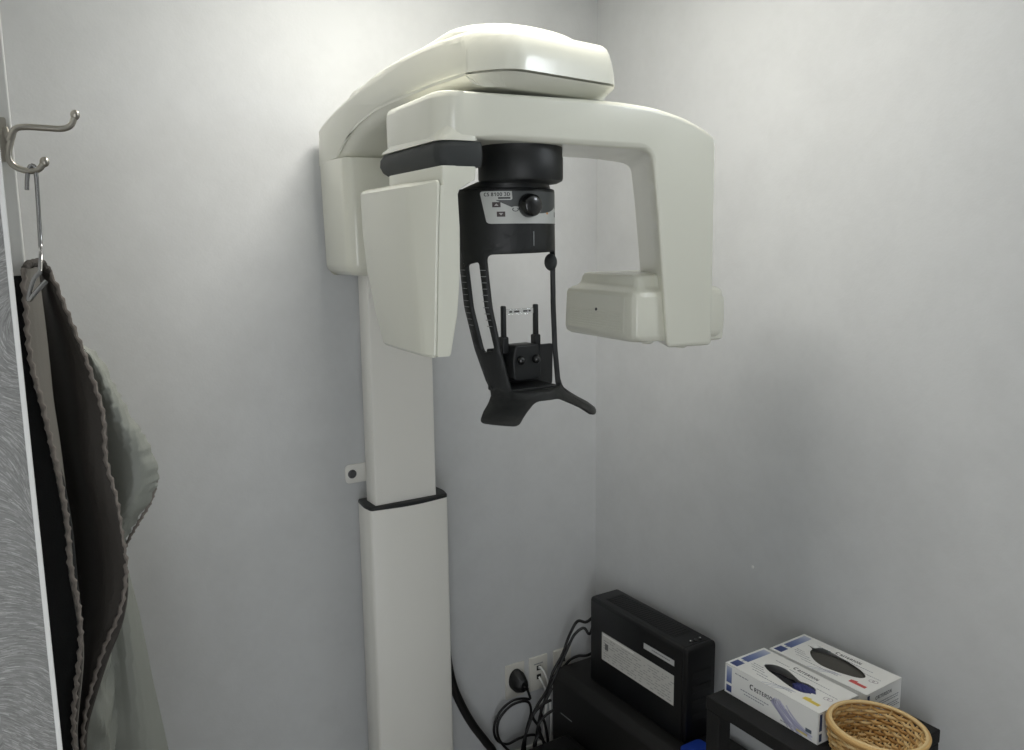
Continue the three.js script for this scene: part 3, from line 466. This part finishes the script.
// ------------------------------------------------------------------ computer tower and power supply
{
  const t = thing('computer_tower', 'black computer tower standing below the outlets and carrying the power supply', 'computer', [0, 0, 0]);
  const c = [[-0.214, 0.012], [-0.214, 0.306], [-0.187, 0.329], [-0.024, 0.329], [-0.014, 0.318], [-0.014, 0.012]];
  mesh('case', bevelSweep(roundPoly(c.map(p => [...p, 0.003]), 2), 0.055, 0.70, { r: 0.004, steps: 2 }), M.caseBlack, t);
  mesh('front_bezel', bevelSweep(roundPoly(c.map(p => [...p, 0.006]), 3), 0.702, 0.725, { r: 0.006, steps: 3 }), M.caseBlack, t);
  for (const x of [-0.18, -0.045]) mesh('foot', boxAt(x - 0.015, x + 0.015, 0.001, 0.014, 0.1, 0.66, 0.003), M.cord, t);
  mesh('handle_slot', boxAt(-0.2145, -0.2132, 0.2, 0.203, 0.1, 0.16, 0.0005), M.mark, t);

  const u = thing('power_supply', 'black backup power supply with a grey paper label standing on the computer tower', 'power supply', [-0.0935, 0.3295, 0.375]);
  const uc = roundPoly([[-0.055, 0, 0.006], [0.055, 0, 0.006], [0.055, 0.27, 0.014], [-0.055, 0.27, 0.014]], 5);
  mesh('body', bevelSweep(uc, -0.21, 0.195, { r0: 0.008, r1: 0.003, steps: 4 }), M.upsBlack, u);
  mesh('front_panel', bevelSweep(uc.map(([a, b]) => [a * 0.995, b]), 0.1955, 0.212, { r0: 0.002, r1: 0.01, steps: 4 }), M.upsBlack, u);
  mesh('vent_strip', boxAt(-0.03, 0.034, 0.2698, 0.2708, -0.165, 0.135, 0.0004), M.cord, u, 'matt black vent strip');
  for (let k = 0; k < 26; k++) mesh('vent_rib', boxAt(-0.028, 0.032, 0.2706, 0.272, -0.16 + k * 0.0114, -0.1545 + k * 0.0114, 0.0004, 1), M.upsBlack, u);
  for (const [x, z] of [[-0.01, 0.168], [0.006, 0.168], [0.022, 0.168]]) { const b = disc(0.0055, 0.004, 0.4, 20); b.translate(x, 0.2692, z + 0.012); mesh('button', b, M.blackGloss, u); }
  { const b = disc(0.0022, 0.002, 0.4, 12); for (const x of [-0.012, 0.023]) { const q = b.clone(); q.translate(x, 0.2728, 0.18); mesh('indicator', q, M.cordWhite, u); } }
  for (const y of [0.06, 0.1, 0.14, 0.18]) mesh('vent_louvre', boxAt(-0.035, 0.035, y, y + 0.02, 0.2105, 0.2135, 0.001), M.cord, u);
  const paper = canvasTex(1024, 256, (g, w, h) => {
    g.fillStyle = '#cfcec9'; g.fillRect(0, 0, w, h); g.fillStyle = 'rgba(110,110,110,0.5)';
    for (let r = 0; r < 9; r++) for (let x = 30; x < w - 40;) { const l = 8 + rnd() * 40; if (rnd() > 0.25) g.fillRect(x, 42 + r * 23, l, 7); x += l + 8; }
    g.fillStyle = '#ecebe6'; g.fillRect(20, 12, 460, 16); g.fillStyle = '#707070'; g.fillRect(50, 90, 50, 60);
  });
  const lab = (z0, z1, y0, y1, tex, nm, lb) => { const g = new THREE.PlaneGeometry(z1 - z0, y1 - y0); g.rotateY(-Math.PI / 2); g.translate(-0.0556, (y0 + y1) / 2, (z0 + z1) / 2); const s = plain(-0.0555, -0.0549, y0, y1, z0, z1); mesh(nm, g, std({ map: tex, roughness: 0.5 }), u, lb); };
  lab(-0.15, 0.165, 0.09, 0.178, paper, 'paper_label', 'grey paper label with fine print');
  const slim = canvasTex(512, 64, (g, w, h) => { g.fillStyle = '#c6c7c6'; g.fillRect(0, 0, w, h); g.fillStyle = '#7b7c7c'; for (let x = 140; x < 430;) { const l = 8 + rnd() * 24; g.fillRect(x, 24, l, 14); x += l + 7; } });
  lab(0.04, 0.165, 0.205, 0.222, slim, 'slim_label', 'narrow pale label strip');
  // blue plastic piece on the tower in front of the power supply
  const b = thing('blue_dispenser', 'small blue plastic dispenser lying on the computer tower front', 'dispenser', [-0.150, 0.3295, 0.650]);
  const s = new THREE.Shape(roundPoly([[-0.035, -0.045, 0.012], [0.035, -0.045, 0.012], [0.035, 0.045, 0.012], [-0.035, 0.045, 0.012]]).map(p => new THREE.Vector2(...p))); const hp = new THREE.Path(); hp.absellipse(0, -0.012, 0.015, 0.017, 0, Math.PI * 2); s.holes.push(hp);
  const g = new THREE.ExtrudeGeometry(s, { depth: 0.012, bevelEnabled: true, bevelSize: 0.002, bevelThickness: 0.002, bevelSegments: 2 }); g.rotateX(-Math.PI / 2); g.translate(0, 0.0025, 0); mesh('shell', g, M.blue, b);
  const core = disc(0.013, 0.012, 0.1, 24); core.translate(0, 0.001, 0.012); mesh('roll', core, M.cord, b);
}

// ------------------------------------------------------------------ side table, glove boxes, basket
const ST = 0.671;
{
  const t = thing('side_table', 'black open side table against the right wall under the glove boxes', 'table', [-0.2, 0, 1.04]);
  const x0 = -0.158, x1 = 0.150, z0 = -0.175, z1 = 0.185;
  mesh('table_top', boxAt(x0, x1, ST - 0.03, ST, z0, z1, 0.003), M.shelf, t);
  for (const [x, z] of [[x0, z0], [x1 - 0.04, z0], [x0, z1 - 0.04], [x1 - 0.04, z1 - 0.04]]) mesh('leg', boxAt(x + 0.001, x + 0.039, 0.001, ST - 0.0305, z + 0.001, z + 0.039, 0.003), M.shelf, t);
  mesh('lower_shelf', boxAt(x0 + 0.003, x1 - 0.003, 0.14, 0.16, z0 + 0.003, z1 - 0.003, 0.003), M.shelf, t);
}
function gloveArt(sticker, side) {
  return canvasTex(1024, side ? 288 : 512, (g, w, h) => {
    g.fillStyle = '#ebebe8'; g.fillRect(0, 0, w, h);
    const gr = g.createLinearGradient(0, 0, 0, h); gr.addColorStop(0, '#c4c9d6'); gr.addColorStop(0.45, '#6d7cab'); gr.addColorStop(1, '#27376f');
    if (!side) {
      g.fillStyle = gr; g.fillRect(26, 30, 86, h - 60); g.fillStyle = '#ebebe8'; g.fillRect(26, h * 0.66, 90, 40); g.fillStyle = '#2b3a70'; g.font = 'italic bold 44px serif'; g.fillText('f', 60, h * 0.66 + 34);
      g.fillStyle = '#1b1c22'; g.font = 'bold 62px sans-serif'; g.fillText('C', 410, 96); g.font = 'bold 48px sans-serif'; g.fillText('RITERION', 458, 96, 290);
      g.fillStyle = '#8d8f96'; for (const [x, y, l] of [[230, 96, 150], [410, 128, 420], [300, 430, 380], [150, 300, 90], [150, 330, 120], [180, 360, 140], [220, 395, 160], [760, 200, 200]]) for (let q = x; q < x + l;) { const k = 8 + rnd() * 20; g.fillRect(q, y, k, 9); q += k + 6; }
      g.strokeStyle = 'rgba(150,155,175,0.6)'; g.lineWidth = 10; for (let k = 0; k < 3; k++) { g.beginPath(); g.moveTo(420 + k * 50, 505); g.quadraticCurveTo(520 + k * 40, 430, 640 + k * 30, 400); g.stroke(); }
      g.fillStyle = sticker; g.beginPath(); g.moveTo(790, 388); g.lineTo(850, 372); g.lineTo(850, 392); g.lineTo(950, 392); g.lineTo(950, 432); g.lineTo(790, 432); g.fill();
      g.strokeStyle = '#8d7f8a'; g.lineWidth = 5; g.beginPath(); g.arc(910, 270, 22, 0, 7); g.stroke(); g.beginPath(); g.arc(940, 262, 22, 0, 7); g.stroke();
    } else {
      g.fillStyle = gr; g.fillRect(20, 20, 62, h - 40); g.fillStyle = '#ebebe8'; g.fillRect(18, h * .62, 70, 26);
      g.fillStyle = '#8d8f96'; for (const [x, y, l] of [[120, 50, 150], [190, 176, 300], [230, 204, 220], [640, 250, 120]]) for (let q = x; q < x + l;) { const k = 8 + rnd() * 20; g.fillRect(q, y, k, 9); q += k + 6; }
      g.fillStyle = '#1b1c22'; g.font = 'bold 70px sans-serif'; g.fillText('C', 290, 128); g.font = 'bold 54px sans-serif'; g.fillText('RITERION', 342, 128, 310);
      for (let k = 0; k < 26; k++) { const lum = 130 + rnd() * 70; g.strokeStyle = `rgba(${lum},${lum},${lum + 28},0.55)`; g.lineWidth = 8 + rnd() * 20; const x = 520 + rnd() * 200; g.beginPath(); g.moveTo(x, 70 + rnd() * 60); g.quadraticCurveTo(x + 60, 180, x + 140 + rnd() * 200, 240 + rnd() * 50); g.stroke(); }
      g.fillStyle = sticker; g.globalAlpha = 0.6; g.fillRect(810, 246, 110, 20); g.globalAlpha = 1; g.fillStyle = '#55606f'; g.fillRect(900, 190, 60, 34);
    }
  });
}
function endArt() {
  return canvasTex(512, 288, (g, w, h) => { g.fillStyle = '#ebebe8'; g.fillRect(0, 0, w, h); g.fillStyle = '#39435f'; g.fillRect(14, 20, 34, h - 40); g.fillStyle = '#ebebe8'; g.fillRect(12, h * .6, 40, 24); g.fillStyle = '#2a2b30'; g.font = 'bold 46px sans-serif'; g.fillText('CRITERION', 130, 92, 240); g.fillStyle = '#74767d'; for (const y of [128, 150, 190, 210, 230]) for (let q = 130; q < 470;) { const k = 8 + rnd() * 22; g.fillRect(q, y, k, 8); q += k + 6; } });
}
function gloveBox(x, z, turn, sticker, holePts, label) {
  const L = 0.25, Wd = 0.125, H = 0.0685, th = 0.0012;
  const t = thing('glove_box', label, 'glove box', [x, ST + 0.0003, z], 'glove boxes on the side table'); t.rotation.y = turn;
  // local: length along z (far end -), width along x (wall side +)
  const card = std({ color: 0xebebe8, roughness: 0.55 });
  const front = new THREE.PlaneGeometry(L, H); front.rotateY(-Math.PI / 2); front.translate(-Wd / 2, H / 2, 0);
  mesh('carton', mergeGeometries([plain(-Wd / 2 + 0.0002, -Wd / 2 + th, 0, H - th, -L / 2 + th, L / 2 - th), plain(Wd / 2 - th, Wd / 2, 0, H - th, -L / 2 + th, L / 2 - th), plain(-Wd / 2, Wd / 2, 0, H - th, -L / 2, -L / 2 + th), plain(-Wd / 2, Wd / 2, 0, H - th, L / 2 - th, L / 2 - 0.0002), plain(-Wd / 2 + th, Wd / 2 - th, 0, th, -L / 2 + th, L / 2 - th)]), card, t);
  mesh('side_print', front, std({ map: gloveArt(sticker, true), roughness: 0.45 }), t);
  const end = new THREE.PlaneGeometry(Wd, H); end.translate(0, H / 2, L / 2); mesh('end_print', end, std({ map: endArt(), roughness: 0.45 }), t);
  // lid with torn opening: shape in (s along length from far end, v across from front edge)
  const s = new THREE.Shape([[0, 0], [L, 0], [L, Wd], [0, Wd]].map(p => new THREE.Vector2(...p)));
  const hpts = new THREE.CatmullRomCurve3(holePts.map(([a, b]) => V(a * L, b * Wd, 0)), true, 'centripetal').getPoints(60).slice(0, -1).map(p => new THREE.Vector2(p.x, p.y));
  s.holes.push(new THREE.Path(hpts));
  const g = new THREE.ExtrudeGeometry(s, { depth: th, bevelEnabled: false }); const uv = g.attributes.uv, p = g.attributes.position; for (let i = 0; i < p.count; i++) uv.setXY(i, p.getX(i) / L, p.getY(i) / Wd);
  // (s, v, d) -> (x, y, z)
  g.applyMatrix4(new THREE.Matrix4().set(0, 1, 0, -Wd / 2, 0, 0, 1, H - th, 1, 0, 0, -L / 2, 0, 0, 0, 1));
  mesh('lid', g, std({ map: gloveArt(sticker, false), roughness: 0.45 }), t);
  return t;
}
const gloveMat = (c) => std({ color: c, roughness: 0.6 });
function lump(rx, ry, rz, amp, n = 36) { const g = new THREE.SphereGeometry(1, n, n / 2); const p = g.attributes.position; for (let i = 0; i < p.count; i++) { const x = p.getX(i), y = p.getY(i), z = p.getZ(i); const k = 1 + amp * (Math.sin(x * 6 + z * 5) * Math.cos(y * 5 + z * 9) + 0.5 * Math.sin(z * 17 + x * 9)); p.setXYZ(i, x * rx * k, y * ry * k, z * rz * k); } g.computeVertexNormals(); return g; }
{
  const b1 = gloveBox(-0.246, 0.998, 0.005, '#d9c24f', [[0.22, 0.52], [0.27, 0.66], [0.38, 0.70], [0.46, 0.66], [0.53, 0.61], [0.585, 0.575], [0.64, 0.60], [0.72, 0.60], [0.765, 0.52], [0.765, 0.40], [0.72, 0.31], [0.64, 0.28], [0.55, 0.30], [0.42, 0.36], [0.29, 0.42]], 'white glove box with blue glove in its opening and yellow size sticker');
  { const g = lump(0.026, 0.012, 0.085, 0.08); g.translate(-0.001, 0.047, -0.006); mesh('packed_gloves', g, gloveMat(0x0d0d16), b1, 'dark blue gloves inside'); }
  { const g = lump(0.014, 0.010, 0.026, 0.14); g.rotateY(0.12); g.translate(-0.009, 0.0655, 0.047); mesh('protruding_glove', g, gloveMat(0x262c66), b1, 'crumpled dark blue glove'); }
  const b2 = gloveBox(-0.110, 1.005, 0.03, '#c8504d', [[0.25, 0.52], [0.235, 0.62], [0.16, 0.68], [0.235, 0.69], [0.26, 0.79], [0.36, 0.80], [0.50, 0.76], [0.64, 0.71], [0.76, 0.62], [0.82, 0.50], [0.80, 0.40], [0.70, 0.31], [0.58, 0.25], [0.46, 0.24], [0.34, 0.34]], 'white glove box with dark grey opening and red size sticker beside the wall');
  { const g = lump(0.045, 0.010, 0.092, 0.03); g.translate(0.002, 0.0555, 0.006); mesh('packed_gloves', g, gloveMat(0x4b4944), b2, 'dark grey gloves inside'); }
}
{
  // oval wicker basket
  const bx = -0.262, bz = 1.222, H = 0.076, A = 0.092, B = 0.082, ang = 0.0;
  const t = thing('wicker_basket', 'small oval woven wicker basket standing before the glove boxes', 'basket', [bx, ST + 0.0003, bz]); t.rotation.y = ang;
  const rad = (h) => lerp(0.56, 1, Math.pow(clamp(h / H), 0.75));
  const NS = 28, point = (a, h, dr = 0) => { const k = rad(h); const x = Math.sin(a) * (B * k + dr), z = Math.cos(a) * (A * k + dr) - 0.03 * (1 - clamp(h / H)); return V(x, h, z); };
  // base of weave and spokes
  for (let i = 0; i < NS; i++) { const a = i / NS * Math.PI * 2; const pts = [point(a, 0.004, -0.03), point(a, 0.003, -0.008)]; for (let k = 0; k <= 6; k++) pts.push(point(a, 0.004 + k / 6 * (H - 0.008), 0)); mesh('spoke', tube(pts, 0.0021, 20, 6), M.wickerPale, t); }
  const rows = 11; for (let r = 0; r < rows; r++) {
    const h = 0.006 + r * (H - 0.016) / (rows - 1); const pts = []; const n = NS * 2; for (let i = 0; i < n; i++) { const a = i / n * Math.PI * 2; pts.push(point(a, h + (rnd() - 0.5) * 0.0012, Math.cos(i * Math.PI / 2 * 2 / 2 + r * Math.PI) * (i % 2 === 0 ? 0.0032 : 0))); }
    mesh('weaver', tube(pts, 0.0033, 168, 6, true), [M.wicker, M.wickerPale, M.wicker, M.wickerDark][r % 4], t);
  }
  const bp = []; for (let i = 0; i < 40; i++) { const a = i / 40 * Math.PI * 2; bp.push([Math.sin(a) * B * 0.56, Math.cos(a) * A * 0.56 - 0.03]); }
  mesh('base', bevelSweep(bp, 0.001, 0.0045, { r: 0.001, steps: 1, map: (a, b, d) => [a, d, b] }), M.wicker, t);
  for (let k = -4; k <= 4; k++) { const x = k * 0.0095; const zl = A * 0.58 * Math.sqrt(Math.max(0, 1 - (x / (B * 0.6)) ** 2)); const pts = []; for (let i = 0; i <= 16; i++) pts.push(V(x, 0.006 + 0.0012 * Math.cos(i * Math.PI + k * Math.PI), lerp(-zl, zl, i / 16) - 0.03)); mesh('base_strand', tube(pts, 0.0027, 40, 6), M.wickerPale, t); }
  for (const [dr, dh, m] of [[0.001, 0, M.wicker], [-0.003, 0.002, M.wickerPale], [0.003, -0.004, M.wickerDark]]) { const pts = []; for (let i = 0; i < 64; i++) pts.push(point(i / 64 * Math.PI * 2, H + dh, dr)); mesh('rim', tube(pts, 0.0036, 160, 8, true), m, t); }
}

// ------------------------------------------------------------------ coat hook and aprons
const ZH = 0.985; // depth of the hook
{
  const t = thing('coat_hook', 'brushed metal double coat hook on the white casing', 'hook', [0, 0, 0]);
  const w = (px, py, z = ZH) => hit(px, py, 'z', z);
  mesh('mounting_plate', bevelSweep(roundPoly([[-1.6105, 1.775, 0.003], [-1.6015, 1.775, 0.003], [-1.6015, 1.825, 0.003], [-1.6105, 1.825, 0.003]]), 0.9655, 0.968, { r: 0.0008, steps: 2 }), M.steel, t);
  const arm = tube([V(-1.603, 1.812, 0.968), w(9, 140), w(12, 133), w(17, 128), w(26, 127), w(45, 128), w(64, 128.5), w(71, 125), w(74, 118), w(75, 114)], 0.0036, 80, 12);
  const tip = (px, py) => { const v = w(px, py); const g = new THREE.SphereGeometry(0.0052, 16, 12); g.scale(1, 1.15, 1); g.translate(v.x, v.y, v.z); return g; };
  mesh('upper_hook', mergeGeometries([arm, tip(75, 115)]), M.steel, t);
  const low = tube([w(13, 133), w(10.5, 142), w(8.5, 153), w(11, 163), w(19, 168.5), w(30, 171), w(39, 169), w(43, 164), w(44.5, 161)], 0.0036, 70, 12);
  mesh('lower_hook', mergeGeometries([low, tip(44.5, 162)]), M.steel, t);
  // wire hanger
  const h = thing('wire_hanger', 'chrome wire hanger hanging from the lower hook and holding the aprons', 'hanger', [0, 0, 0]);
  const zh = ZH;
  mesh('hook_wire', tube([w(27, 190), w(27, 181), w(28.5, 170), w(31, 165.5), w(34, 166), w(36, 175), w(37.5, 195), w(39, 220), w(40.5, 246, 0.992), w(41, 256, 1.02), w(40, 272, 1.036)], 0.0025, 90, 10), M.chrome, h);
  mesh('bar_wire', tube([w(40, 272, 1.036), w(34, 279, 1.04), w(29, 300, 1.046), w(36, 292, 1.047), w(46, 281, 1.043)], 0.0026, 90, 10), M.chrome, h);
}
// cloth sheet: rows of [pixel y, [pixel x, z], ...] traced on vertical planes, given real thickness
function sheet(rows, n, th, wob) {
  const rings = rows.map((row, j) => {
    const pts = row.slice(1).map(([px, z]) => { const v = hit(px, row[0], 'z', z); return V(v.x, v.y, v.z); });
    const ym = pts.reduce((s, p) => s + p.y, 0) / pts.length; for (const p of pts) p.y = ym;
    const c = new THREE.CatmullRomCurve3(pts, false, 'centripetal').getPoints(n);
    const front = [], back = [];
    c.forEach((p, i) => {
      const a = c[Math.max(0, i - 1)], b = c[Math.min(n, i + 1)]; let nx = b.z - a.z, nz = -(b.x - a.x); const l = Math.hypot(nx, nz) || 1; nx /= l; nz /= l;
      const o = wob ? wob(i / n, p.y, j) : 0; const k = th / 2 * (i === 0 || i === n ? 0.5 : 1);
      front.push([p.x + nx * (k + o), p.y, p.z + nz * (k + o)]); back.unshift([p.x - nx * (k - o), p.y, p.z - nz * (k - o)]);
    });
    return [...front, ...back];
  });
  return loftStrip(rings);
}
function densify(rows, m) { // smooth rows in between
  const K = rows[0].length - 1, out = [];
  const cs = []; for (let k = 1; k <= K; k++) cs.push(new THREE.CatmullRomCurve3(rows.map(r => V(r[k][0], r[0], r[k][1] * 100)), false, 'centripetal'));
  for (let i = 0; i <= m; i++) {
    const u = i / m, y = lerp(rows[0][0], rows[rows.length - 1][0], u); const r = [y];
    for (let k = 1; k <= K; k++) { // linear search in row table for exact y with catmull smoothing
      let j = 0; while (j < rows.length - 2 && rows[j + 1][0] < y) j++;
      const a = rows[Math.max(0, j - 1)], b = rows[j], c = rows[j + 1], d = rows[Math.min(rows.length - 1, j + 2)], t = clamp((y - b[0]) / (c[0] - b[0]));
      const h = [0, 1].map(q => { const m1 = (c[k][q] - a[k][q]) / Math.max(1, c[0] - a[0]) * (c[0] - b[0]), m2 = (d[k][q] - b[k][q]) / Math.max(1, d[0] - b[0]) * (c[0] - b[0]); const t2 = t * t, t3 = t2 * t; return (2 * t3 - 3 * t2 + 1) * b[k][q] + (t3 - 2 * t2 + t) * m1 + (-2 * t3 + 3 * t2) * c[k][q] + (t3 - t2) * m2; });
      r.push(h);
    }
    out.push(r);
  }
  return out;
}
function loftStrip(rings) { // like loft, but the end caps are strips across the thin section
  const N = rings[0].length, pos = [], idx = [];
  for (const L of rings) for (const q of L) pos.push(...q);
  for (let j = 0; j < rings.length - 1; j++) for (let i = 0; i < N; i++) { const a = j * N + i, b = j * N + (i + 1) % N, c = a + N, d = b + N; idx.push(a, b, d, a, d, c); }
  for (const j of [0, rings.length - 1]) for (let i = 0; i < N / 2 - 1; i++) { const a = j * N + i, b = a + 1, c = j * N + N - 1 - i, d = c - 1; j ? idx.push(a, b, d, a, d, c) : idx.push(a, d, b, a, c, d); }
  return finish(pos, idx, 1.0);
}
function piping(points, r, bumps, amp) { // scalloped binding along an edge
  bumps = Math.round(bumps * 1.7); amp *= 0.6; const c = new THREE.CatmullRomCurve3(points, false, 'centripetal'), n = bumps * 6, P = c.getSpacedPoints(n), rings = [];
  for (let i = 0; i <= n; i++) {
    const a = P[Math.max(0, i - 1)], b = P[Math.min(n, i + 1)]; const T = b.clone().sub(a).normalize(); const X = new THREE.Vector3().crossVectors(T, V(0, 0, 1)).normalize(), Y = new THREE.Vector3().crossVectors(T, X);
    const ph = i / 6 * Math.PI * 2; const rr = r * 0.85 * (1 + 0.16 * Math.sin(ph)); const ctr = P[i].clone().addScaledVector(X, Math.sin(ph * 0.5) * amp).addScaledVector(Y, Math.cos(ph * 0.5) * amp);
    rings.push(Array.from({ length: 8 }, (_, k) => { const q = k / 8 * Math.PI * 2; const v = ctr.clone().addScaledVector(X, Math.cos(q) * rr).addScaledVector(Y, Math.sin(q) * rr * 1.2); return [v.x, v.y, v.z]; }));
  }
  return loft(rings, 1.2);
}
{
  const clothBump = noiseTex(256, (u, v) => 0.6 * nD(u, v) + 0.4 * nC(u, v), { repeat: [9, 9] });
  const taupe = std({ color: 0x433f3b, roughness: 0.8, bumpMap: clothBump, bumpScale: 0.0004 });
  const flapMat = std({ color: 0x66635d, roughness: 0.75, bumpMap: clothBump, bumpScale: 0.0004 });
  const bindMat = std({ color: 0x7a736d, roughness: 0.8 });
  const shade_lining = std({ color: 0x0b0c0e, roughness: 0.85, bumpMap: clothBump, bumpScale: 0.0004 });
  const satin = phy({ color: 0x8c8f88, roughness: 0.42, sheen: 0.4, sheenRoughness: 0.4, bumpMap: clothBump, bumpScale: 0.0002 });
  const a = thing('lead_apron', 'dark taupe lead apron with scalloped binding folded over the wire hanger', 'apron', [0, 0, 0]);
  // right leaf
  const zR = 0.93, zB = 0.80;
  const edgeR = [[263, 43], [270, 49], [285, 57], [300, 63], [329, 75], [354, 85], [386, 96], [415, 104], [460, 107], [498, 117], [537, 123], [557, 126.5], [587, 126], [615, 119.5], [643, 107], [680, 95], [710, 87], [735, 84], [790, 80]];
  const edgeM = [[263, 36], [300, 34], [386, 42], [460, 50], [537, 60], [600, 66], [680, 70], [735, 72], [790, 76]];
  const body = densify(edgeR.map(([y, x]) => { const m = table(edgeM, y); return [y, [m - 4, zB], [lerp(m, x, 0.35), zB + 0.03], [lerp(m, x, 0.7), zR - 0.015], [x, zR]]; }), 46);
  mesh('body', sheet(body, 18, 0.006, (t, y) => 0.003 * Math.sin(y * 23 + t * 6) * t), taupe, a);
  mesh('body_binding', piping(edgeR.map(([y, x]) => hit(x - 1, y, 'z', zR)), 0.0032, 46, 0.0016), bindMat, a, 'scalloped grey binding');
  // left leaf, nearer
  const zA = 1.02;
  const edgeL = [[268, 24], [285, 23], [303, 25], [335, 27], [364, 31], [405, 42], [444, 51], [479, 59], [517, 66], [538, 68], [560, 69], [590, 75], [615, 79], [643, 80], [692, 75], [719, 73], [790, 78]];
  const flapR = [[268, 36], [300, 40], [340, 45], [405, 52], [428, 56], [466, 61], [517, 67], [590, 76], [643, 81], [719, 74], [790, 79]];
  const flap = densify(edgeL.map(([y, x]) => { const r = table(flapR, y); return [y, [x, zA], [lerp(x, r, 0.55), zA - 0.02], [r, zA - 0.07], [r - 2, zA - 0.13]]; }), 46);
  mesh('front_flap', sheet(flap, 12, 0.005), flapMat, a, 'lighter grey front flap');
  mesh('flap_binding', piping(edgeL.map(([y, x]) => hit(x + 0.5, y, 'z', zA + 0.003)), 0.0032, 46, 0.0016), bindMat, a, 'scalloped pale binding');
  // dark inner cloth against the casing, painted black also for the shade there
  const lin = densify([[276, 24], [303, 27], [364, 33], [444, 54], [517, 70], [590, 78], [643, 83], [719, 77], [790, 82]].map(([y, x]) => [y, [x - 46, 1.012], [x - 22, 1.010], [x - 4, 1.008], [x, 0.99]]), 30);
  mesh('shade_lining', sheet(lin, 8, 0.004), shade_lining, a, 'black inner cloth with the shade of the gap in its colour');
  // fold over the hanger
  const top = [[262.5, 30], [261, 36], [263, 43]].map(([y, x]) => hit(x, y, 'z', 0.97)); mesh('shoulder_fold', piping([hit(25, 274, 'z', 1.0), hit(27, 266, 'z', 0.99), hit(34, 263, 'z', 0.97), hit(41, 263, 'z', 0.95), hit(48, 271, 'z', 0.935)], 0.005, 7, 0.001), taupe, a);

  const b = thing('lead_apron', 'pale grey-green satin lead apron hanging behind the taupe apron', 'apron', [0, 0, 0]);
  const zC = 0.80, zD = 0.68;
  const edgeC = [[345, 82], [352, 95], [366, 106], [383, 115], [400, 123], [418, 131], [441, 144], [455, 150], [466, 153.5], [482, 157], [495, 154], [505, 150], [520, 141], [537, 131], [552, 124]];
  const wing = densify(edgeC.map(([y, x]) => { const l = 62; return [y, [l, zC - 0.05], [lerp(l, x, 0.45), zC - 0.02], [lerp(l, x, 0.8), zC + 0.012], [x, zC - 0.01]]; }), 60);
  mesh('shoulder_flap', sheet(wing, 30, 0.006, (t, y) => smooth(0.6, 1, t) * 0.0022 * Math.sin(y * 300 + 2 * Math.sin(y * 90)) + 0.004 * Math.sin(y * 26 + t * 7)), satin, b);
  mesh('flap_binding', piping(edgeC.slice(6).map(([y, x]) => hit(x - 1, y, 'z', zC - 0.01)), 0.0028, 18, 0.001), bindMat, b, 'gathered edge binding');
  mesh('shoulder_strap', sheet(densify([[267, [30, 0.785], [36, 0.79], [41, 0.79]], [300, [36, 0.77], [46, 0.775], [57, 0.775]], [330, [48, 0.755], [60, 0.76], [71, 0.765]], [362, [60, 0.745], [72, 0.75], [84, 0.76]]], 16), 10, 0.005), satin, b);
  const edgeD = [[540, 118], [560, 124], [581, 129], [605, 135], [630, 141], [660, 147], [692, 153], [720, 159], [750, 165.5], [800, 176]];
  const skirt = densify(edgeD.map(([y, x]) => [y, [60, zD + 0.02], [lerp(60, x, 0.4), zD + 0.05], [112 + (y - 600) * 0.02, zD + 0.012], [lerp(60, x, 0.8), zD + 0.02], [x, zD]]), 46);
  mesh('skirt', sheet(skirt, 40, 0.006, (t, y) => 0.006 * (1 - smooth(0.45, 0.6, t)) * Math.sin(y * 70 + Math.sin(t * 22) * 2.2) * Math.sin(t * 13 + y * 9)), satin, b);
}

renderer.render(scene, camera);
